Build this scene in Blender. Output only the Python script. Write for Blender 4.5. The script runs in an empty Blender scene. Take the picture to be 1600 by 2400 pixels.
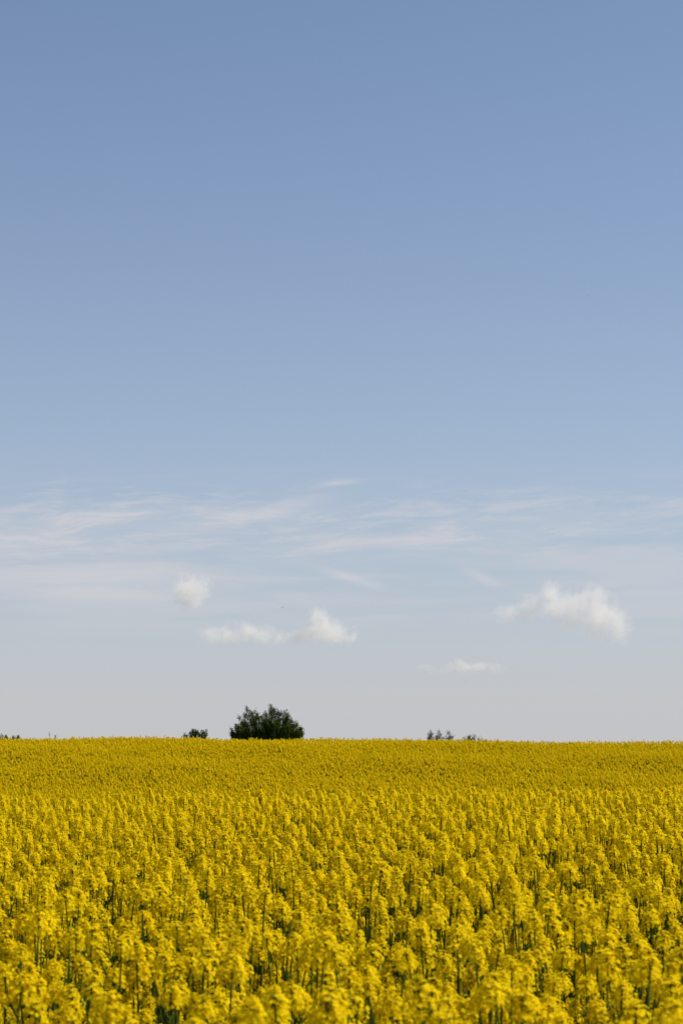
import bpy, bmesh, math, random
import numpy as np
from mathutils import Vector, Matrix, Euler, noise

R = math.radians
rnd = random.Random(11)
scene = bpy.context.scene
col = scene.collection

# ------------------------------------------------------------------ camera, sky, sun, exposure
CAM_Z = 1.9
F_PX = 1200.0 / math.tan(R(12.52))          # focal length in photo pixels (photo 1600 x 2400)
PITCH = math.atan(600.0 / F_PX)             # true horizon at photo row 1800

cd = bpy.data.cameras.new('camera')
cam = bpy.data.objects.new('camera', cd)
col.objects.link(cam)
cam.location = (0, 0, CAM_Z)
cam.rotation_euler = (R(90) + PITCH, 0, 0)
cd.sensor_fit = 'VERTICAL'
cd.sensor_height = 22.2
cd.sensor_width = 14.8
cd.lens = 11.1 / math.tan(R(12.52))
cd.clip_start = 0.05
cd.clip_end = 60000
cd.dof.use_dof = True
cd.dof.focus_distance = 30.0
cd.dof.aperture_fstop = 6.3
scene.camera = cam

SUN_EL, SUN_AZ = R(47), R(84)               # azimuth clockwise from the view direction (+Y)
SUN_DIR = Vector((math.sin(SUN_AZ) * math.cos(SUN_EL), math.cos(SUN_AZ) * math.cos(SUN_EL), math.sin(SUN_EL)))

world = bpy.data.worlds.new('World')
scene.world = world
world.use_nodes = True
wt = world.node_tree
wt.nodes.clear()


class NT:
    """small helper that wires shader nodes"""
    def __init__(self, tree):
        self.t = tree

    def n(self, kind, **kw):
        nd = self.t.nodes.new(kind)
        for k, v in kw.items():
            setattr(nd, k, v)
        return nd

    def put(self, sock, v):
        if hasattr(v, 'is_output') or isinstance(v, bpy.types.NodeSocket):
            self.t.links.new(v, sock)
        else:
            sock.default_value = v

    def math(self, op, a, b=None, c=None, clamp=False):
        nd = self.n('ShaderNodeMath', operation=op)
        nd.use_clamp = clamp
        self.put(nd.inputs[0], a)
        if b is not None:
            self.put(nd.inputs[1], b)
        if c is not None:
            self.put(nd.inputs[2], c)
        return nd.outputs[0]

    def step(self, v, lo, hi):
        nd = self.n('ShaderNodeMapRange', interpolation_type='SMOOTHSTEP')
        self.put(nd.inputs[0], v)
        nd.inputs[1].default_value = lo
        nd.inputs[2].default_value = hi
        return nd.outputs[0]

    def noise(self, vec, scale, detail=4, rough=0.5, dist=0.0):
        nd = self.n('ShaderNodeTexNoise')
        self.put(nd.inputs['Vector'], vec)
        nd.inputs['Scale'].default_value = scale
        nd.inputs['Detail'].default_value = detail
        nd.inputs['Roughness'].default_value = rough
        nd.inputs['Distortion'].default_value = dist
        return nd.outputs[0]

    def xyz(self, x, y, z):
        nd = self.n('ShaderNodeCombineXYZ')
        for i, v in enumerate((x, y, z)):
            self.put(nd.inputs[i], v)
        return nd.outputs[0]

    def mix(self, fac, a, b):
        nd = self.n('ShaderNodeMix', data_type='RGBA')
        self.put(nd.inputs[0], fac)
        self.put(nd.inputs[6], a)
        self.put(nd.inputs[7], b)
        return nd.outputs[2]


w = NT(wt)
SKY_STRENGTH = 0.063
sky = w.n('ShaderNodeTexSky', sky_type='NISHITA')
sky.sun_disc = False
sky.sun_elevation = SUN_EL
sky.sun_rotation = SUN_AZ
sky.altitude = 50
sky.air_density = 1.0
sky.dust_density = 0.6
sky.ozone_density = 2.6
tc = w.n('ShaderNodeTexCoord')
sep = w.n('ShaderNodeSeparateXYZ')
wt.links.new(tc.outputs['Generated'], sep.inputs[0])
az = w.math('ARCTAN2', sep.outputs[0], sep.outputs[1])
el = w.math('ARCSINE', sep.outputs[2])
# thin high cloud: streaks stretched along the horizon, in a belt of elevations
warp = w.math('MULTIPLY', w.math('SUBTRACT', w.noise(w.xyz(w.math('MULTIPLY', az, 14.0), w.math('MULTIPLY', el, 30.0), 3.1), 1.0, 4), 0.5), 0.013)
elw = w.math('ADD', el, warp)
elt = w.math('ADD', elw, w.math('MULTIPLY', az, -0.06))
wisp = w.noise(w.xyz(w.math('MULTIPLY', az, 26.0), w.math('MULTIPLY', elt, 190.0), 0.7), 1.0, 9, 0.68, 0.3)
belt1 = w.math('MULTIPLY', w.step(el, 0.080, 0.104), w.math('SUBTRACT', 1.0, w.step(el, 0.110, 0.132)))
f1 = w.math('MULTIPLY', w.step(wisp, 0.43, 0.68), belt1)
veil = w.noise(w.xyz(w.math('MULTIPLY', az, 9.0), w.math('MULTIPLY', elw, 95.0), 5.3), 1.0, 7, 0.58, 0.2)
belt2 = w.math('MULTIPLY', w.step(el, 0.045, 0.078), w.math('SUBTRACT', 1.0, w.step(el, 0.092, 0.122)))
f2 = w.math('MULTIPLY', w.step(veil, 0.40, 0.64), belt2)


def streak(a0, e0, half_l, half_w, slope):
    da, de = w.math('SUBTRACT', az, a0), w.math('SUBTRACT', el, e0)
    across = w.math('DIVIDE', w.math('ADD', w.math('SUBTRACT', de, w.math('MULTIPLY', da, slope)), w.math('MULTIPLY', warp, 0.12)), half_w)
    along = w.math('DIVIDE', da, half_l)
    q = w.math('ADD', w.math('MULTIPLY', across, across), w.math('MULTIPLY', along, along))
    return w.math('MULTIPLY', w.math('POWER', 2.71828, w.math('MULTIPLY', q, -1.0)), w.math('MULTIPLY_ADD', wisp, 0.8, 0.2))


f3 = w.math('ADD', streak(0.0035, 0.0820, 0.013, 0.0020, -0.30), streak(0.0611, 0.0822, 0.007, 0.0022, -0.42))
f3 = w.math('ADD', f3, w.math('ADD', streak(-0.104, 0.107, 0.020, 0.0024, 0.10), streak(-0.040, 0.108, 0.026, 0.0030, 0.16)))
f3 = w.math('ADD', f3, w.math('ADD', streak(-0.115, 0.0755, 0.050, 0.0035, -0.02), streak(0.02, 0.099, 0.045, 0.0022, 0.02)))
f3 = w.math('ADD', f3, w.math('ADD', streak(-0.125, 0.0975, 0.040, 0.0040, 0.02), streak(-0.022, 0.1140, 0.020, 0.0030, 0.20)))
f3 = w.math('ADD', f3, w.math('ADD', streak(-0.002, 0.1230, 0.007, 0.0012, 0.12), streak(-0.11, 0.0830, 0.060, 0.0040, 0.0)))
f1 = w.math('MULTIPLY', f1, w.math('MULTIPLY_ADD', w.step(az, 0.0, 0.11), -0.12, 1.0))
cir = w.math('ADD', w.math('ADD', w.math('MULTIPLY', f1, 0.55), w.math('MULTIPLY', f2, 0.42)), w.math('MULTIPLY', f3, 0.6), clamp=True)
f4 = w.math('ADD', streak(-0.118, 0.0765, 0.055, 0.0036, -0.01), w.math('ADD', streak(0.0035, 0.0820, 0.013, 0.0020, -0.30), streak(0.0611, 0.0822, 0.007, 0.0022, -0.42)))
cir = w.math('ADD', cir, w.math('MULTIPLY', f4, 0.38))
cir = w.math('MINIMUM', cir, 0.85)
cloud_col = (6.2, 6.15, 6.5, 1)
ela = w.math('MAXIMUM', el, 0.0)
haze1 = w.math('MULTIPLY', w.math('POWER', 2.71828, w.math('MULTIPLY', ela, -1 / 0.145)), 0.64)
haze2 = w.math('POWER', 2.71828, w.math('MULTIPLY', ela, -1 / 0.034))
tint = w.n('ShaderNodeMix', data_type='RGBA', blend_type='MULTIPLY')
tint.inputs[0].default_value = 1.0
w.put(tint.inputs[6], sky.outputs[0])
tint.inputs[7].default_value = (0.985, 0.978, 1.01, 1)
hz = w.mix(haze1, tint.outputs[2], (5.55, 5.75, 7.2, 1))
hz = w.mix(haze2, hz, (5.55, 5.52, 5.55, 1))
final = w.mix(cir, hz, cloud_col)
bg = w.n('ShaderNodeBackground')
bg.inputs['Strength'].default_value = SKY_STRENGTH
wo = w.n('ShaderNodeOutputWorld')
wt.links.new(final, bg.inputs['Color'])
wt.links.new(bg.outputs[0], wo.inputs['Surface'])

sl = bpy.data.lights.new('sun', 'SUN')
sl.energy = 4.35
sl.angle = R(0.53)
sl.color = (1.0, 0.94, 0.84)
sun = bpy.data.objects.new('sun', sl)
col.objects.link(sun)
sun.rotation_euler = (-SUN_DIR).to_track_quat('-Z', 'Y').to_euler()
sun.location = SUN_DIR * 300

vs = scene.view_settings
vs.view_transform = 'Standard'
vs.look = 'None'
vs.exposure = 0.68
vs.gamma = 1.0
vs.use_curve_mapping = False
scene.cycles.volume_bounces = 6
scene.cycles.max_bounces = 14
scene.cycles.diffuse_bounces = 9
scene.cycles.transparent_max_bounces = 8
scene.cycles.volume_step_rate = 0.5
scene.cycles.volume_max_steps = 256


# ------------------------------------------------------------------ helpers
def tag(o, label=None, cat=None, group=None, kind=None):
    if label: o['label'] = label
    if cat: o['category'] = cat
    if group: o['group'] = group
    if kind: o['kind'] = kind
    return o


def link(o, parent=None):
    col.objects.link(o)
    if parent is not None:
        o.parent = parent
    return o


def empty(name, loc=(0, 0, 0), rz=0.0):
    o = bpy.data.objects.new(name, None)
    o.empty_display_size = 0.2
    o.location = loc
    o.rotation_euler = (0, 0, rz)
    return link(o)


def ray_point(px, py, d):
    """where the line of sight through a photo pixel stands at distance d along the ground"""
    right, up = (px - 800) / F_PX, (1200 - py) / F_PX
    cp, sp = math.cos(PITCH), math.sin(PITCH)
    v = Vector((right, cp - up * sp, sp + up * cp))
    return Vector((0, 0, CAM_Z)) + v * (d / v.y)


class MB:
    """collects faces of several materials into one mesh"""
    def __init__(self):
        self.v, self.f, self.m = [], [], []

    def face(self, pts, m=0):
        b = len(self.v)
        self.v += [tuple(p) for p in pts]
        self.f.append(tuple(range(b, b + len(pts))))
        self.m.append(m)

    def tube(self, pts, rads, sides=5, m=0):
        rings = []
        for i, p in enumerate(pts):
            p = Vector(p)
            a = Vector(pts[max(i - 1, 0)]); c = Vector(pts[min(i + 1, len(pts) - 1)])
            t = (c - a)
            t = t.normalized() if t.length > 1e-9 else Vector((0, 0, 1))
            u = t.cross(Vector((0.31, 0.95, 0.07))).normalized()
            v = t.cross(u)
            b = len(self.v)
            for k in range(sides):
                an = 2 * math.pi * k / sides
                self.v.append(tuple(p + (u * math.cos(an) + v * math.sin(an)) * rads[i]))
            rings.append(b)
        for a, b in zip(rings, rings[1:]):
            for k in range(sides):
                k2 = (k + 1) % sides
                self.f.append((a + k, a + k2, b + k2, b + k)); self.m.append(m)
        self.f.append(tuple(rings[-1] + k for k in range(sides))); self.m.append(m)

    def add(self, mesh_data, M):
        v, f, m = mesh_data
        b = len(self.v)
        self.v += [tuple(M @ Vector(p)) for p in v]
        self.f += [tuple(i + b for i in q) for q in f]
        self.m += m

    def data(self):
        return self.v, self.f, self.m

    def mesh(self, name, mats, smooth=False):
        me = bpy.data.meshes.new(name)
        me.from_pydata(self.v, [], self.f)
        for mt in mats:
            me.materials.append(mt)
        me.polygons.foreach_set('material_index', self.m)
        if smooth:
            me.polygons.foreach_set('use_smooth', [True] * len(self.f))
        me.update()
        return me


def mesh_of(name, data, mats, smooth=False):
    mb = MB()
    mb.v, mb.f, mb.m = data
    return mb.mesh(name, mats, smooth)


def quad_leaf(mb, p, d, up, ln, wd, m=0, fold=0.15):
    """a leaf-sized blade: two quads folded along the midrib"""
    d = d.normalized()
    s = d.cross(up)
    s = s.normalized() if s.length > 1e-6 else Vector((1, 0, 0))
    nrm = s.cross(d)
    mid = p + d * ln * 0.5 - nrm * wd * fold
    mb.face([p, p + d * ln * 0.5 + s * wd * 0.5, p + d * ln, mid], m)
    mb.face([p, mid, p + d * ln, p + d * ln * 0.5 - s * wd * 0.5], m)


# ------------------------------------------------------------------ materials
def material(name):
    m = bpy.data.materials.new(name)
    m.use_nodes = True
    m.node_tree.nodes.clear()
    return m, NT(m.node_tree)


def leafy(name, c1, c2, trans=0.35, trans_col=None, rough=0.5, spec=0.3, noise_scale=8.0, per_island=True):
    m, t = material(name)
    geo = t.n('ShaderNodeNewGeometry')
    oi = t.n('ShaderNodeObjectInfo')
    co = t.n('ShaderNodeTexCoord')
    a = t.math('MULTIPLY', geo.outputs['Random Per Island'], 0.6) if per_island else 0.3
    b = t.math('MULTIPLY', oi.outputs['Random'], 0.4)
    c = t.math('MULTIPLY', t.math('SUBTRACT', t.noise(co.outputs['Object'], noise_scale, 2), 0.5), 0.6)
    fac = t.math('ADD', t.math('ADD', a, b), c, clamp=True)
    cc = t.mix(fac, (*c1, 1), (*c2, 1))
    p = t.n('ShaderNodeBsdfPrincipled')
    t.put(p.inputs['Base Color'], cc)
    p.inputs['Roughness'].default_value = rough
    p.inputs['Specular IOR Level'].default_value = spec
    tr = t.n('ShaderNodeBsdfTranslucent')
    t.put(tr.inputs['Color'], cc if trans_col is None else t.mix(fac, (*trans_col, 1), (*trans_col, 1)))
    mx = t.n('ShaderNodeMixShader')
    mx.inputs[0].default_value = trans
    m.node_tree.links.new(p.outputs[0], mx.inputs[1])
    m.node_tree.links.new(tr.outputs[0], mx.inputs[2])
    o = t.n('ShaderNodeOutputMaterial')
    m.node_tree.links.new(mx.outputs[0], o.inputs['Surface'])
    return m


M_PETAL = leafy('rapeseed_petal', (0.88, 0.685, 0.004), (0.79, 0.555, 0.003), 0.5, None, 0.7, 0.04, 20)
M_BUD = leafy('rapeseed_bud', (0.42, 0.38, 0.02), (0.60, 0.48, 0.015), 0.1, None, 0.5, 0.3, 30)
M_STEM = leafy('rapeseed_stem', (0.030, 0.052, 0.006), (0.052, 0.072, 0.009), 0.0, None, 0.8, 0.02, 10)
M_RLEAF = leafy('rapeseed_leaf', (0.045, 0.070, 0.010), (0.07, 0.095, 0.012), 0.3, None, 0.7, 0.03, 10)
M_LEAF = leafy('bush_leaf', (0.034, 0.062, 0.006), (0.056, 0.090, 0.008), 0.25, None, 0.7, 0.04, 2)
M_LEAF2 = leafy('shrub_leaf', (0.034, 0.054, 0.010), (0.050, 0.072, 0.014), 0.2, None, 0.6, 0.08, 2)
M_BARK = leafy('bark', (0.05, 0.04, 0.028), (0.08, 0.065, 0.045), 0.0, None, 0.85, 0.2, 6)
M_DRY = leafy('dry_stalk', (0.16, 0.14, 0.09), (0.20, 0.18, 0.12), 0.1, None, 0.8, 0.2, 6)
M_BIRD = leafy('dark_feather', (0.03, 0.028, 0.026), (0.045, 0.04, 0.038), 0.0, None, 0.7, 0.2, 30)

M_SOIL, t = material('field_soil')
co = t.n('ShaderNodeTexCoord')
n1 = t.noise(co.outputs['Object'], 2.5, 8, 0.65)
n2 = t.noise(co.outputs['Object'], 0.05, 4, 0.5)
sc = t.mix(t.step(n1, 0.35, 0.65), (0.055, 0.043, 0.028, 1), (0.035, 0.055, 0.018, 1))
sc = t.mix(t.math('MULTIPLY', t.step(n2, 0.4, 0.7), 0.5), sc, (0.05, 0.07, 0.02, 1))
p = t.n('ShaderNodeBsdfPrincipled')
t.put(p.inputs['Base Color'], sc)
p.inputs['Roughness'].default_value = 0.95
bp = t.n('ShaderNodeBump')
bp.inputs['Strength'].default_value = 0.6
bp.inputs['Distance'].default_value = 0.05
t.put(bp.inputs['Height'], t.noise(co.outputs['Object'], 14, 6, 0.6))
M_SOIL.node_tree.links.new(bp.outputs[0], p.inputs['Normal'])
o = t.n('ShaderNodeOutputMaterial')
M_SOIL.node_tree.links.new(p.outputs[0], o.inputs['Surface'])

# ------------------------------------------------------------------ the lie of the land
# mean height of the flower tops above or below the eye, by distance
KD = np.array([-3000, -300, -40, 0, 5, 12, 20, 24, 28, 36, 46, 55, 64, 75, 88, 98, 103, 108, 120, 150, 300, 1000, 4000, 30000], float)
KT = np.array([-40, -8, -1.2, -.62, -.60, -.49, -.37, -.34, -.38, -.80, -1.35, -1.45, -.85, -.22, .56, 1.03, 1.12, 1.06, .48, -2.6, -12, -30, -60, -160], float)
PLANT_H = 1.3


def _slopes(x, y):
    h = np.diff(x); dl = np.diff(y) / h
    m = np.zeros_like(y)
    m[0], m[-1] = dl[0], dl[-1]
    for i in range(1, len(x) - 1):
        if dl[i - 1] * dl[i] > 0:
            w1, w2 = 2 * h[i] + h[i - 1], h[i] + 2 * h[i - 1]
            m[i] = (w1 + w2) / (w1 / dl[i - 1] + w2 / dl[i])
    return m


KM = _slopes(KD, KT)


def profile(d):
    d = np.asarray(d, float)
    i = np.clip(np.searchsorted(KD, d) - 1, 0, len(KD) - 2)
    h = KD[i + 1] - KD[i]
    s = np.clip((d - KD[i]) / h, 0, 1)
    return ((2 * s**3 - 3 * s**2 + 1) * KT[i] + (s**3 - 2 * s**2 + s) * h * KM[i]
            + (-2 * s**3 + 3 * s**2) * KT[i + 1] + (s**3 - s**2) * h * KM[i + 1])


def sstep(a, b, x):
    s = np.clip((x - a) / (b - a), 0, 1)
    return s * s * (3 - 2 * s)


def ground(x, d):
    x = np.asarray(x, float); d = np.asarray(d, float)
    z = profile(d) + CAM_Z - PLANT_H
    near = (1 - sstep(30, 60, d)) * sstep(-20, 5, d)
    z = z + 0.013 * np.clip(x, -12, 12) * near
    far = sstep(50, 80, d) * (1 - sstep(130, 260, d))
    u = np.clip(x / 15.2, -4, 4)
    z = z + far * (-0.105 * u - 0.085 * u * u / (1 + 0.15 * u * u) + 0.07)
    z = z + far * (0.045 * np.sin(x * 0.55 + d * 0.31) + 0.04 * np.sin(x * 0.23 - d * 0.47 + 1.3))
    return z


rows = np.concatenate([[-3000, -1000, -300, -120, -60, -30, -15], np.arange(-8, 34, 1.0), np.arange(34, 130, 2.0),
                       [135, 142, 150, 165, 185, 210, 250, 300, 400, 600, 1000, 1800, 3200, 6000, 12000, 25000]])
us = np.linspace(-1, 1, 65)
us = np.sign(us) * np.abs(us) ** 1.6
V = []
for d in rows:
    W = max(70.0, abs(d) * 1.4)
    for u in us:
        V.append((u * W, d, float(ground(u * W, d))))
nc = len(us)
Fc = [(i * nc + j, i * nc + j + 1, (i + 1) * nc + j + 1, (i + 1) * nc + j) for i in range(len(rows) - 1) for j in range(nc - 1)]
me = bpy.data.meshes.new('ground')
me.from_pydata(V, [], Fc)
me.materials.append(M_SOIL)
me.polygons.foreach_set('use_smooth', [True] * len(Fc))
me.update()
tag(link(bpy.data.objects.new('ground', me)), kind='structure')


# ------------------------------------------------------------------ rapeseed
def head_data(r):
    """one flower head: a dome of open four-petalled florets on stalks round a short axis, buds at its tip"""
    mb = MB()
    L = r.uniform(0.032, 0.048)
    n = r.randint(82, 96)
    mb.tube([(0, 0, -0.012), (0, 0, L * 0.5), (0, 0, L * 0.96)], [0.0026, 0.0022, 0.0015], 4, 2)
    ph = r.uniform(0, 6.28)
    lop = Vector((r.uniform(-.25, .25), r.uniform(-.25, .25), 0))
    for i in range(n):
        s = min(max((i + r.uniform(-.5, .5)) / n, 0), 1)
        an = ph + i * 2.39996 + r.uniform(-.4, .4)
        tilt = math.asin(-0.22 + 1.21 * s) + r.uniform(-.22, .22)
        ln = (0.038 - 0.010 * s) * r.uniform(0.58, 1.12)
        b = Vector((0, 0, L * (0.10 + 0.85 * s)))
        d = (Vector((math.cos(an) * math.cos(tilt), math.sin(an) * math.cos(tilt), math.sin(tilt))) + lop * s).normalized()
        c = b + d * ln
        sd = d.cross(Vector((0, 0, 1))).normalized() * 0.0006
        mb.face([b - sd, b + sd, c + sd, c - sd], 2)
        nrm = (d + Vector((r.uniform(-.45, .45), r.uniform(-.45, .45), r.uniform(0.0, .8)))).normalized()
        u = nrm.cross(Vector((r.uniform(-1, 1), r.uniform(-1, 1), r.uniform(-1, 1)))).normalized()
        v = nrm.cross(u)
        pl = r.uniform(0.0062, 0.0080)
        if s > 0.92:
            pl *= 0.7
        for k in range(4):
            a = math.pi / 2 * k + r.uniform(-.12, .12)
            e = u * math.cos(a) + v * math.sin(a)
            q = u * -math.sin(a) + v * math.cos(a)
            cup = r.uniform(0.05, 0.4)
            tip = c + e * pl + nrm * pl * cup
            mid = c + e * pl * 0.62 + nrm * pl * cup * 0.8
            mb.face([c, mid + q * pl * 0.46, tip, mid - q * pl * 0.46], 0)
    for i in range(11):
        an = i * 2.39996
        rr = 0.0022 * math.sqrt(i)
        c = Vector((rr * math.cos(an), rr * math.sin(an), L * 0.98 + 0.010 - rr * 0.8))
        a, b = 0.0022, 0.0042
        q = [c + Vector((a, 0, 0)), c + Vector((0, a, 0)), c + Vector((-a, 0, 0)), c + Vector((0, -a, 0))]
        top, bot = c + Vector((0, 0, b)), c - Vector((0, 0, b))
        for k in range(4):
            mb.face([q[k], q[(k + 1) % 4], top], 1)
            mb.face([q[(k + 1) % 4], q[k], bot], 1)
    return mb.data()


HEAD_MATS = [M_PETAL, M_BUD, M_STEM]
r = random.Random(5)
HEADS = [head_data(r) for _ in range(7)]
HEAD_MESH = [mesh_of('flower_head', h, HEAD_MATS) for h in HEADS]


def rape_leaf_data(r):
    mb = MB()
    ln, wd = r.uniform(.10, .17), r.uniform(.03, .05)
    prof = [0.55, 1.0, 0.85, 0.45, 0.0]
    pts = []
    for i, k in enumerate(prof):
        s = i / 4
        x = ln * s
        z = 0.35 * x - 2.6 * x * x
        pts.append((Vector((x, wd * .5 * k, z + 0.006 * k)), Vector((x, 0, z)), Vector((x, -wd * .5 * k, z + 0.006 * k))))
    for a, b in zip(pts, pts[1:]):
        mb.face([a[0], b[0], b[1], a[1]], 0)
        mb.face([a[1], b[1], b[2], a[2]], 0)
    return mb.data()


LEAVES = [rape_leaf_data(r) for _ in range(3)]
LEAF_MESH = [mesh_of('leaf', l, [M_RLEAF]) for l in LEAVES]


def plant_plan(r):
    """stem geometry plus where the heads and leaves sit on it"""
    H = 1.3 * r.uniform(0.97, 1.05)
    mb = MB()
    bend = Vector((r.uniform(-.06, .06), r.uniform(-.06, .06), 0))
    lean = Vector((r.uniform(-.03, .03), r.uniform(-.03, .03), 0))

    def axis(s):
        return Vector((0, 0, H * s)) + lean * s + bend * math.sin(s * 3.0) * s
    top = 1 - 0.075 / H
    ss = [0, .2, .4, .6, .75, .87, top]
    mb.tube([axis(s) for s in ss], [.0068, .0062, .0052, .0042, .0036, .0030, .0026], 6, 0)
    heads = [(axis(top), (axis(top) - axis(.87)).normalized(), r.uniform(.86, 1.04), r.randrange(len(HEADS)))]
    leaves = []
    nb = 5
    nhi = 1
    ph = r.uniform(0, 6.28)
    for i in range(nb):
        s0 = r.uniform(.55, .74) if i < nhi else r.uniform(.38, .55)
        an = ph + i * 2.39996 + r.uniform(-.4, .4)
        out = Vector((math.cos(an), math.sin(an), 0))
        p0 = axis(s0)
        tip_z = H * (r.uniform(.89, .97) if i < nhi else r.uniform(.62, .88))
        tip_z = max(tip_z, p0.z + 0.14) - 0.07
        reach = r.uniform(.09, .17) if i < nhi else r.uniform(.10, .24)
        hgt = tip_z - p0.z
        pts = [p0, p0 + out * reach * .45 + Vector((0, 0, hgt * .28)), p0 + out * reach * .8 + Vector((0, 0, hgt * .62)), p0 + out * reach + Vector((0, 0, hgt))]
        mb.tube(pts, [.0036, .0031, .0027, .0022], 5, 0)
        heads.append((pts[-1], (pts[-1] - pts[-2]).normalized(), r.uniform(.60, .82), r.randrange(len(HEADS))))
        leaves.append((p0, an + r.uniform(-.3, .3), r.randrange(len(LEAVES)), r.uniform(.6, .9)))
    leaves = leaves[:1]
    for k in range(1):
        leaves.append((axis(r.uniform(.25, .4)), r.uniform(0, 6.28), r.randrange(len(LEAVES)), r.uniform(.9, 1.3)))
    return mb.data(), heads, leaves


def head_matrix(hd):
    p, d, s, k = hd
    q = Vector((0, 0, 1)).rotation_difference(d)
    return Matrix.Translation(p) @ q.to_matrix().to_4x4() @ Matrix.Rotation(p.x * 91 + p.y * 57, 4, 'Z') @ Matrix.Scale(s, 4)


def leaf_matrix(lf):
    p, an, k, s = lf
    return Matrix.Translation(p) @ Matrix.Rotation(an, 4, 'Z') @ Matrix.Scale(s, 4)


r = random.Random(23)
PLANS = [plant_plan(r) for _ in range(12)]
STEM_MESH = [mesh_of('stem', pl[0], [M_STEM], True) for pl in PLANS]

# the far and the uncounted plants: one mass, twelve plant forms set out on points
forms = bpy.data.collections.new('rapeseed_forms')
for i, (st, hs, ls) in enumerate(PLANS):
    mb = MB()
    mb.add((st[0], st[1], [2] * len(st[2])), Matrix.Identity(4))
    for hd in hs:
        mb.add(HEADS[hd[3]], head_matrix(hd))
    for lf in ls:
        d_ = LEAVES[lf[2]]
        mb.add((d_[0], d_[1], [3] * len(d_[2])), leaf_matrix(lf))
    fo = bpy.data.objects.new('rapeseed_form_%02d' % i, mb.mesh('rapeseed_form', HEAD_MATS + [M_RLEAF]))
    forms.objects.link(fo)

DENS = 33.0
g = np.random.default_rng(7)
CROP0, CROP1 = 3.4, 107.0


def half_w(d):
    return 0.2 * d + 4.0


area = (0.2 * (CROP1**2 - CROP0**2) + 8.0 * (CROP1 - CROP0))
N = int(area * DENS)
dd = g.uniform(CROP0, CROP1, N * 3)
keep = g.uniform(0, 1, N * 3) < half_w(dd) / half_w(CROP1)
dd = dd[keep][:N]
xx = g.uniform(-1, 1, len(dd)) * half_w(dd)
# the field goes on to both sides of the view
g2 = np.random.default_rng(70)
dw = g2.uniform(2.0, CROP1, 280000)
xw = g2.uniform(-1, 1, len(dw)) * 40.0
on = (np.abs(xw) < 0.33 * dw + 6.0) & ((np.abs(xw) > half_w(dw)) | (dw < CROP0)) & (g2.uniform(0, 1, len(dw)) < DENS * 105 * 80 / 280000)
dd = np.concatenate([dd, dw[on]])
xx = np.concatenate([xx, xw[on]])
# uneven stand: patches a little taller or shorter
patch = np.array([noise.noise(Vector((a * .5, b * .35, 0.0))) for a, b in zip(xx, dd)])
patch2 = np.array([noise.noise(Vector((a * .12, b * .08, 4.0))) for a, b in zip(xx, dd)])
sc_ = np.clip(g.normal(1.0, 0.04, len(dd)), .88, 1.10) * (1 + 0.03 * patch + 0.02 * patch2)
rot = g.uniform(0, 2 * math.pi, len(dd))
tx = g.normal(0, .05, len(dd)); ty = g.normal(0, .05, len(dd))
idx = g.integers(0, len(PLANS), len(dd))
zz = ground(xx, dd)

# the 300 plants that show largest: nearest ones whose tops come into the frame
top_rel = zz + sc_ * PLANT_H - CAM_Z
py_top = 1800 - top_rel / dd * F_PX
vis = (np.abs(xx) < 0.148 * dd + 0.06) & (py_top < 2405)
near_order = [i for i in np.argsort(dd) if vis[i]]
HERO_N = 292
heroes = near_order[:HERO_N]
rest = np.ones(len(dd), bool)
rest[heroes] = False

pm = bpy.data.meshes.new('rapeseed_crop')
ii = np.where(rest)[0]
pm.vertices.add(len(ii))
pm.vertices.foreach_set('co', np.stack([xx[ii], dd[ii], zz[ii]], 1).astype(np.float32).ravel())
at = pm.attributes.new('turn', 'FLOAT_VECTOR', 'POINT')
at.data.foreach_set('vector', np.stack([tx[ii], ty[ii], rot[ii]], 1).astype(np.float32).ravel())
at = pm.attributes.new('size', 'FLOAT', 'POINT')
at.data.foreach_set('value', sc_[ii].astype(np.float32))
at = pm.attributes.new('form', 'INT', 'POINT')
at.data.foreach_set('value', idx[ii].astype(np.int32))
pm.materials.append(M_PETAL)
crop = tag(link(bpy.data.objects.new('rapeseed_crop', pm)), 'mass of yellow flowering rapeseed covering the field up to the crest', 'rapeseed crop', kind='stuff')

ng = bpy.data.node_groups.new('set_out_plants', 'GeometryNodeTree')
ng.interface.new_socket('Geometry', in_out='INPUT', socket_type='NodeSocketGeometry')
ng.interface.new_socket('Geometry', in_out='OUTPUT', socket_type='NodeSocketGeometry')
gi = ng.nodes.new('NodeGroupInput'); go = ng.nodes.new('NodeGroupOutput')
ci = ng.nodes.new('GeometryNodeCollectionInfo')
ci.inputs['Collection'].default_value = forms
ci.inputs['Separate Children'].default_value = True
ci.inputs['Reset Children'].default_value = True
ip = ng.nodes.new('GeometryNodeInstanceOnPoints')
ip.inputs['Pick Instance'].default_value = True


def named(nm, ty):
    q = ng.nodes.new('GeometryNodeInputNamedAttribute')
    q.data_type = ty
    q.inputs['Name'].default_value = nm
    return [s for s in q.outputs if s.name == 'Attribute' and s.enabled][0]


e2r = ng.nodes.new('FunctionNodeEulerToRotation')
ng.links.new(named('turn', 'FLOAT_VECTOR'), e2r.inputs[0])
ng.links.new(gi.outputs[0], ip.inputs['Points'])
ng.links.new(ci.outputs[0], ip.inputs['Instance'])
ng.links.new(named('form', 'INT'), ip.inputs['Instance Index'])
ng.links.new(e2r.outputs[0], ip.inputs['Rotation'])
ng.links.new(named('size', 'FLOAT'), ip.inputs['Scale'])
ng.links.new(ip.outputs[0], go.inputs[0])
md = crop.modifiers.new('plants', 'NODES')
md.node_group = ng

# the counted plants
PLANT_LABEL = 'slender rapeseed plant in full yellow bloom, one of many alike near the camera'
PLANT_GROUP = 'rapeseed plants standing nearest in the field'


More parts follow.
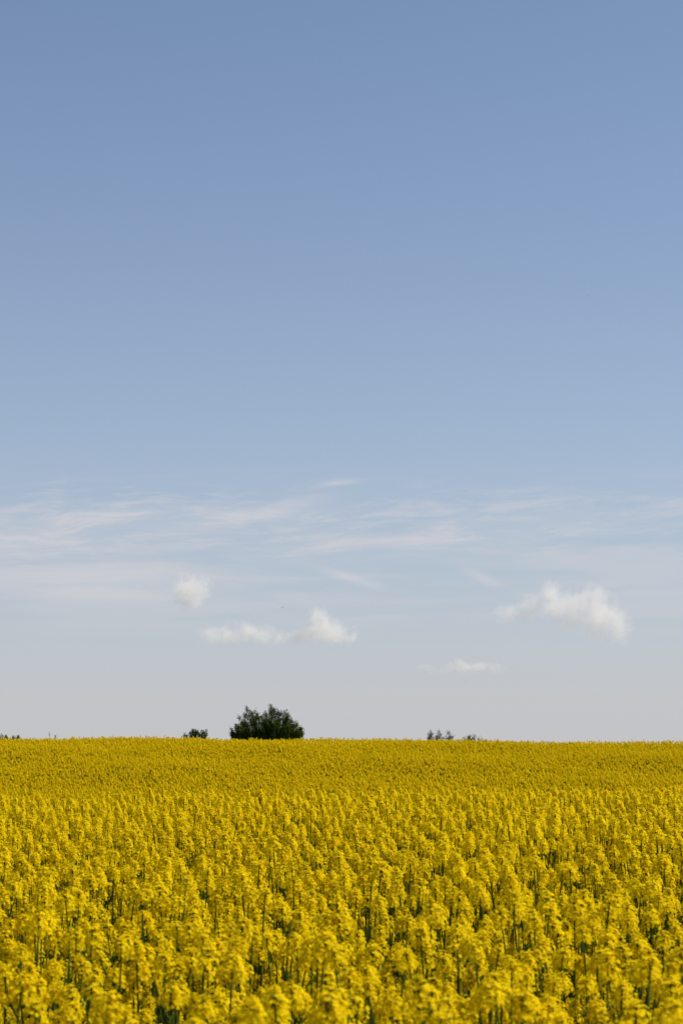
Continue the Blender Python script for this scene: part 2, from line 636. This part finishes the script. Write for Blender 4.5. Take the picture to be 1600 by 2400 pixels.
def build_plant(k, parent_label=PLANT_LABEL, group=PLANT_GROUP):
    st, hs, ls = PLANS[k]
    root = tag(empty('rapeseed_plant'), parent_label, 'rapeseed plant', group)
    link(bpy.data.objects.new('stem', STEM_MESH[k]), root)
    for hd in hs:
        o = link(bpy.data.objects.new('flower_head', HEAD_MESH[hd[3]]), root)
        o.matrix_local = head_matrix(hd)
    for lf in ls:
        o = link(bpy.data.objects.new('leaf', LEAF_MESH[lf[2]]), root)
        o.matrix_local = leaf_matrix(lf)
    return root


def copy_tree(src, kids):
    c = src.copy()
    col.objects.link(c)
    for ch in kids:
        d = ch.copy()
        col.objects.link(d)
        d.parent = c
    return c


first = {}
for i in heroes:
    k = int(idx[i])
    if k not in first:
        root = build_plant(k)
        first[k] = (root, list(root.children))
    else:
        root = copy_tree(*first[k])
    root.location = (xx[i], dd[i], zz[i])
    root.rotation_euler = (tx[i], ty[i], rot[i])
    root.scale = (sc_[i],) * 3

# eight plants one can point out, standing above their neighbours
SPECIAL = [
    (815, 2252, 4.9, 0, 1.15, 'rapeseed plant with a big round soft-focus flower head, low in the middle of the photo'),
    (1095, 2135, 6.6, 3, 1.05, 'tall rapeseed plant with a long bare stem, right of the big round head'),
    (205, 2312, 4.6, 5, 1.15, 'rapeseed plant with a blurred wide flower head in the bottom left corner'),
    (985, 2358, 4.4, 7, 1.15, 'blurred rapeseed head cut by the bottom edge, right of the middle'),
    (1535, 2196, 5.5, 2, 1.05, 'rapeseed plant with a branching stem standing at the right edge of the photo'),
    (310, 2065, 8.0, 8, 1.05, 'upright rapeseed plant with a thin dark stem, tallest of those on the left'),
    (690, 2075, 7.6, 9, 1.05, 'tall rapeseed plant rising above its neighbours below the dark tree'),
    (20, 2225, 5.3, 10, 1.1, 'rapeseed plant with a full head standing at the left edge of the photo'),
]
for px, py, d, k, s, lab in SPECIAL:
    root = copy_tree(*first[k]) if k in first else build_plant(k)
    q = ray_point(px, py, d)
    gz = float(ground(q.x, d))
    tip = PLANS[k][1][0][0]
    hgt = q.z - gz
    root.scale = (hgt / (tip.z + 0.1),) * 3
    root.rotation_euler = (0, 0, rnd.uniform(0, 6.28))
    root.location = (q.x, d, gz)
    tag(root, lab, 'rapeseed plant', PLANT_GROUP)
    main = [c for c in root.children if c.name.startswith('flower_head')]
    main = max(main, key=lambda c: c.matrix_local.translation.z)
    main.matrix_local = main.matrix_local @ Matrix.Scale(1.4 if 'big round' in lab[:60] else 1.18, 4)


# ------------------------------------------------------------------ bushes beyond the crest
def bush(name, label, d, base_px, tips, leaf_mat, seed, shoots=22, leaves=20, leaf=0.055, spread=0.5, shoot_len=(.25, .6), depth=.8, cat='bush', group=None, base_y=None):
    """tips: photo pixels its limbs reach; each limb carries upright shoots set with leaves"""
    r = random.Random(seed)
    bx = ray_point(base_px, 1735, d).x
    gz = float(ground(bx, d)) - 0.03
    root = tag(empty(name, (bx, d, gz)), label, cat, group)
    tb, cb = MB(), MB()
    for (px, py, wgt) in tips:
        q = ray_point(px, py, d)
        tip = Vector((q.x - bx, r.uniform(-depth, depth), q.z - gz))
        st = Vector((tip.x * .12 + r.uniform(-.05, .05), tip.y * .12, 0))
        ctrl = Vector((tip.x * .75, tip.y * .75, tip.z * .45))
        pts = []
        for i in range(7):
            s = i / 6
            p = st * (1 - s)**2 + ctrl * 2 * s * (1 - s) + tip * s * s
            pts.append(p + Vector((r.uniform(-.03, .03), r.uniform(-.03, .03), 0)) * (1 if 0 < i < 6 else 0))
        r0 = 0.045 if tip.z > 2 else 0.02
        tb.tube(pts, [r0 * (1 - .9 * i / 6) + .003 for i in range(7)], 5, 0)
        for j in range(int(shoots * wgt)):
            s = 1 - r.random() ** 1.3 * .75
            p = st * (1 - s)**2 + ctrl * 2 * s * (1 - s) + tip * s * s
            tang = (2 * (1 - s) * (ctrl - st) + 2 * s * (tip - ctrl)).normalized()
            dr = (tang * .7 + Vector((r.gauss(0, spread), r.gauss(0, spread), r.uniform(.1, .9)))).normalized()
            ln = r.uniform(*shoot_len) * (1.15 - .75 * s)
            if s > .97:
                dr = (tang + Vector((r.gauss(0, .25), r.gauss(0, .25), .4))).normalized()
            e = p + dr * ln
            tb.tube([p, p + dr * ln * .5, e], [.006, .004, .002], 3, 0)
            for m_ in range(leaves):
                a = r.random()
                c = p + dr * ln * a + Vector((r.gauss(0, .045), r.gauss(0, .045), r.gauss(0, .045)))
                dl = (dr * .8 + Vector((r.gauss(0, .7), r.gauss(0, .7), r.gauss(0, .5)))).normalized()
                l = leaf * r.uniform(.6, 1.25)
                quad_leaf(cb, c, dl, Vector((r.gauss(0, .5), r.gauss(0, .5), 1)), l, l * .5)
    link(bpy.data.objects.new('trunk', tb.mesh('trunk', [M_BARK], True)), root)
    link(bpy.data.objects.new('crown', cb.mesh('crown', [leaf_mat])), root)
    return root


main_tips = [(548, 1712, .7), (556, 1706, .8), (565, 1694, .8), (572, 1690, .7), (570, 1712, .9), (566, 1682, .5), (574, 1670, .8), (579, 1659, .8), (587, 1660, .8),
             (592, 1672, 1), (597, 1664, .8), (604, 1671, .9), (610, 1682, 1), (588, 1690, 1.2), (600, 1695, 1.2), (613, 1676, .9), (620, 1666, .9), (627, 1672, 1), (635, 1654, .8), (632, 1664, .8),
             (640, 1664, .9), (645, 1674, 1), (650, 1667, .8), (656, 1672, .9), (664, 1672, .9), (670, 1667, .8), (674, 1673, .8), (682, 1686, 1), (690, 1690, .8), (694, 1696, .7),
             (620, 1695, 1.2), (635, 1690, 1.3), (650, 1695, 1.3), (665, 1692, 1.2), (678, 1702, 1.1), (698, 1710, .6), (706, 1707, .4), (710, 1716, .4), (690, 1714, 1.), (704, 1720, .6),
             (585, 1712, 1.1), (605, 1715, 1.1), (640, 1712, 1.2), (670, 1715, 1.1), (625, 1716, 1.1), (655, 1717, 1.1)]
mr = random.Random(77)
SKYLINE = [(545, 1716), (562, 1696), (572, 1676), (582, 1668), (596, 1674), (606, 1680), (616, 1676), (632, 1668), (648, 1674), (664, 1676), (678, 1684), (692, 1692), (706, 1710)]
for _ in range(85):
    px = mr.uniform(547, 704)
    top = float(np.interp(px, [p_[0] for p_ in SKYLINE], [p_[1] for p_ in SKYLINE]))
    main_tips.append((px, top + 4 + mr.random() * (1726 - top), mr.uniform(.7, 1.1)))
main_tips = [(626 + (a_ - 626) * 1.03, b_ + (5 if b_ < 1695 else 2), c_) for a_, b_, c_ in main_tips]
bush('tall_bush', 'big dark green bushy tree standing alone on the crest of the field', 118, 628, main_tips, M_LEAF, 3, shoots=36, leaves=30, leaf=.072, depth=1.3, spread=.7, cat='tree')
bush('low_bush', 'small rounded dark bush on the crest just left of the big tree', 116, 458,
     [(433, 1726, .5), (437, 1723, .5), (446, 1724, 1), (451, 1715, .8), (455, 1717, .9), (460, 1714, .8), (465, 1720, 1), (458, 1726, 1.2), (470, 1726, .8), (477, 1718, .6), (484, 1718, .6), (481, 1724, .7), (474, 1722, .5)],
     M_LEAF, 9, shoots=30, leaves=22, leaf=.075, shoot_len=(.15, .38), depth=.5)
bush('sapling', 'leafy sapling top poking over the crest, leftmost of the three saplings', 120, 1008,
     [(1004, 1724, .5), (1005, 1721, .6), (1009, 1716, .8), (1012, 1722, .9), (1016, 1726, .8), (1003, 1732, .4)], M_LEAF2, 21, shoots=20, leaves=20, leaf=.065, shoot_len=(.12, .3), depth=.25, spread=.3, cat='sapling', group='saplings on the crest')
bush('sapling', 'leafy sapling top poking over the crest, middle one of the three saplings', 120, 1028,
     [(1024, 1724, .7), (1027, 1717, .8), (1033, 1721, .5), (1030, 1726, 1), (1038, 1729, .4), (1022, 1730, .6)], M_LEAF2, 22, shoots=20, leaves=20, leaf=.065, shoot_len=(.12, .3), depth=.25, spread=.3, cat='sapling', group='saplings on the crest')
bush('sapling', 'thin leaning sapling top over the crest, rightmost of the three saplings', 120, 1056,
     [(1051, 1716, .7), (1054, 1722, .7), (1057, 1727, .9), (1062, 1727, .6), (1052, 1731, .4), (1044, 1730, .4)], M_LEAF2, 23, shoots=20, leaves=20, leaf=.065, shoot_len=(.1, .25), depth=.2, spread=.25, cat='sapling', group='saplings on the crest')
bush('spreading_shrub', 'low spreading shrub on the crest to the right of the three saplings', 119, 1100,
     [(1085, 1727, .5), (1090, 1730, .5), (1094, 1725, .4), (1098, 1728, 1), (1102, 1726, .9), (1107, 1729, 1), (1111, 1727, .5), (1100, 1732, 1), (1121, 1733, .4), (1128, 1733, .3)],
     M_LEAF2, 31, shoots=22, leaves=20, leaf=.065, shoot_len=(.1, .25), depth=.3)
hr = random.Random(41)
bush('hedge', 'dark ragged hedge top showing over the crest at the left edge', 125, -20,
     [(hr.uniform(-130, 44), hr.uniform(1727, 1734), hr.uniform(.8, 1.2)) for _ in range(60)], M_LEAF, 42, shoots=24, leaves=20, leaf=.075, shoot_len=(.12, .35), depth=.5, cat='hedge')


def stalk(label, px, py, d, seed):
    r = random.Random(seed)
    q = ray_point(px, py, d)
    gz = float(ground(q.x, d))
    h = q.z - gz
    root = tag(empty('weed_stalk', (q.x, d, gz)), label, 'weed', 'dry weed stalks on the crest')
    mb = MB()
    pts = [Vector((r.uniform(-.02, .02) * i, 0, h * i / 5)) for i in range(6)]
    mb.tube(pts, [.011, .01, .009, .008, .006, .004], 5, 0)
    link(bpy.data.objects.new('stem', mb.mesh('stem', [M_DRY], True)), root)
    hb = MB()
    for i in range(24):
        a = r.random()
        c = pts[-1] + Vector((r.gauss(0, .018), r.gauss(0, .018), -a * h * .12))
        quad_leaf(hb, c, Vector((r.gauss(0, .6), r.gauss(0, .6), 1)), Vector((r.gauss(0, 1), 1, 0)), .045, .018)
    link(bpy.data.objects.new('seed_head', hb.mesh('seed_head', [M_DRY])), root)


stalk('tallest dry weed stalk rising above the crest near the left edge', 117, 1716, 112, 1)
stalk('short dry weed stalk on the crest just right of the tallest stalk', 128, 1723, 112, 2)
stalk('faint short dry weed stalk on the crest, farthest right of the stalks', 135, 1723, 113, 3)


# ------------------------------------------------------------------ birds
def bird(label, px, py, d, span, yaw):
    p = ray_point(px, py, d)
    root = tag(empty('bird', p, yaw), label, 'bird', 'small birds in the sky')
    b = MB()
    L = span * .55
    b.tube([(0, -L * .5, 0), (0, -L * .35, 0), (0, 0, -.01 * span), (0, L * .3, .01), (0, L * .42, .03 * span), (0, L * .55, .02 * span)],
           [L * .03, L * .08, L * .15, L * .11, L * .09, L * .01], 8, 0)
    b.face([(-L * .05, -L * .4, 0), (L * .05, -L * .4, 0), (L * .13, -L * .75, 0), (-L * .13, -L * .75, 0)], 0)
    link(bpy.data.objects.new('body', b.mesh('body', [M_BIRD], True)), root)
    for s in (-1, 1):
        m = MB()
        ws = [(0.04, .17, .02), (.22, .13, .17), (.36, .03, .40)]
        pr = []
        for (x, hw, z) in ws:
            pr.append((Vector((s * x * span, hw * L * 1.3, z * span)), Vector((s * x * span, -hw * L * 1.3, z * span))))
        for a, c in zip(pr, pr[1:]):
            m.face([a[0], c[0], c[1], a[1]], 0)
            up = Vector((0, 0, .012 * span))
            m.face([a[1] + up, c[1] + up, c[0] + up, a[0] + up], 0)
        link(bpy.data.objects.new('wing', m.mesh('wing', [M_BIRD])), root)


bird('dark bird with raised wings flying above the double cloud, nearest of the birds', 661.7, 1424, 90, .13, .3)
bird('faint speck of a bird high in the blue, upper one of two', 1368.8, 659, 160, .09, 1.2)
bird('faint speck of a bird high in the blue, lower one of two', 1378.6, 693, 150, .10, 1.9)
bird('faint speck of a bird low in the sky below the small flat cloud', 1091, 1597, 160, .08, .8)


# ------------------------------------------------------------------ cumulus clouds
def cloud(label, d, puffs, seed, dens, edge=1.05, amp=1.3, nscale=1.0, base=None):
    """puffs: photo pixel centre, radius in photo pixels, optional vertical squash. A closed shell holding vapour."""
    k = d / F_PX
    cen = [ray_point(px, py, d) for px, py, *_ in puffs]
    c0 = sum(cen, Vector()) / len(cen)
    loc = [(c - c0, pf[2] * k, pf[3] if len(pf) > 3 else 1.0, pf[4] if len(pf) > 4 else 1.0) for c, pf in zip(cen, puffs)]
    x0 = min(c.x - q * 1.5 for c, q, s, _ in loc); x1 = max(c.x + q * 1.5 for c, q, s, _ in loc)
    z0 = min(c.z - q * s * 1.5 for c, q, s, _ in loc); z1 = max(c.z + q * s * 1.5 for c, q, s, _ in loc)
    yr = max(q for _, q, _, _ in loc) * 1.4
    ce, hx, hz = Vector(((x0 + x1) / 2, 0, (z0 + z1) / 2)), (x1 - x0) / 2, (z1 - z0) / 2
    mt, t = material('cloud_vapour')
    tcn = t.n('ShaderNodeTexCoord')
    P = tcn.outputs['Object']
    rr = max(q for _, q, _, _ in loc)
    # billowed sample point
    nz = t.n('ShaderNodeTexNoise')
    t.put(nz.inputs['Vector'], P)
    nz.inputs['Scale'].default_value = 1.4 * nscale / rr
    nz.inputs['Detail'].default_value = 2
    va = t.n('ShaderNodeVectorMath', operation='SUBTRACT'); t.put(va.inputs[0], nz.outputs['Color']); va.inputs[1].default_value = (.5, .5, .5)
    vb = t.n('ShaderNodeVectorMath', operation='SCALE'); t.put(vb.inputs[0], va.outputs[0]); vb.inputs['Scale'].default_value = rr * .9
    vc = t.n('ShaderNodeVectorMath', operation='ADD'); t.put(vc.inputs[0], P); t.put(vc.inputs[1], vb.outputs[0])
    Q = vc.outputs[0]
    shape = None
    for c, q, s, wt_ in loc:
        a = t.n('ShaderNodeVectorMath', operation='SUBTRACT'); t.put(a.inputs[0], Q); a.inputs[1].default_value = c
        b = t.n('ShaderNodeVectorMath', operation='MULTIPLY'); t.put(b.inputs[0], a.outputs[0]); b.inputs[1].default_value = (1 / q, 1 / q, 1 / (q * s))
        l = t.n('ShaderNodeVectorMath', operation='LENGTH'); t.put(l.inputs[0], b.outputs[0])
        v = t.math('MULTIPLY', t.math('SUBTRACT', 1.0, l.outputs['Value']), wt_)
        if shape is None:
            shape = v
        else:
            shape = t.math('SMOOTH_MAX', shape, v, 0.25)
    det = t.noise(P, 2.6 * nscale / rr, 6, .62)
    f = t.math('ADD', shape, t.math('MULTIPLY', t.math('SUBTRACT', det, .5), amp))
    if base is not None:                                  # level underside
        sz = t.n('ShaderNodeSeparateXYZ'); t.put(sz.inputs[0], P)
        zb = ray_point(800, base, d).z - c0.z
        lvl = t.math('ADD', sz.outputs[2], t.math('MULTIPLY', t.math('SUBTRACT', det, .5), rr * .5))
        f = t.math('MULTIPLY', f, t.step(lvl, zb - rr * .25, zb + rr * .5))
    den = t.math('MULTIPLY', t.step(f, 0.0, edge), dens / rr)
    pv = t.n('ShaderNodeVolumePrincipled')
    pv.inputs['Color'].default_value = (.998, .955, .91, 1)
    pv.inputs['Anisotropy'].default_value = 0.1
    t.put(pv.inputs['Density'], den)
    o = t.n('ShaderNodeOutputMaterial')
    mt.node_tree.links.new(pv.outputs[0], o.inputs['Volume'])
    bm = bmesh.new()
    bmesh.ops.create_icosphere(bm, subdivisions=3, radius=1)
    for v in bm.verts:
        n_ = v.co.normalized()
        v.co = Vector((ce.x + n_.x * hx * 1.12, n_.y * yr, ce.z + n_.z * hz * 1.12))
    me = bpy.data.meshes.new('cloud')
    bm.to_mesh(me); bm.free()
    me.materials.append(mt)
    o = link(bpy.data.objects.new('cloud', me))
    o.location = c0
    return tag(o, label, 'cloud', 'small cumulus clouds low in the sky')


cloud('small round white cloud by itself, highest of those on the left', 6000,
      [(448, 1386, 46), (428, 1382, 34), (472, 1380, 32), (450, 1410, 36), (420, 1402, 24)], 1, 1.25, amp=1.7, nscale=1.5, base=1432)
cloud('long double white cloud above the big tree with its tall heap at the right end', 6300,
      [(752, 1474, 50, .9), (742, 1450, 34), (785, 1486, 44), (715, 1492, 40, .7), (690, 1502, 40, .55), (650, 1504, 42, .5), (615, 1496, 46, .7), (592, 1482, 34), (560, 1500, 46, .6),
       (528, 1490, 38), (496, 1493, 44, .75), (818, 1498, 30), (765, 1500, 60, .4)], 2, 1.45, nscale=1.2, base=1512)
cloud('largest white cloud on the right with its bright edge facing right', 6600,
      [(1395, 1416, 46), (1428, 1440, 44), (1365, 1412, 40), (1400, 1450, 60, .8), (1345, 1425, 50), (1300, 1422, 54, .9), (1290, 1392, 38), (1390, 1396, 36), (1350, 1450, 60, .6, .7), (1240, 1426, 44, .8),
       (1192, 1436, 44, .6, .9), (1445, 1468, 44), (1455, 1492, 34, 1, .7), (1420, 1475, 50, .7, .7)], 3, 1.15, amp=1.5, nscale=1.3)
cloud('small flat white cloud low over the field right of centre', 7000,
      [(1078, 1562, 36, .55), (1125, 1565, 40, .45), (1160, 1566, 28, .45), (1045, 1568, 34, .35), (1008, 1570, 32, .28), (1100, 1570, 60, .22)], 4, 1.0, base=1580)
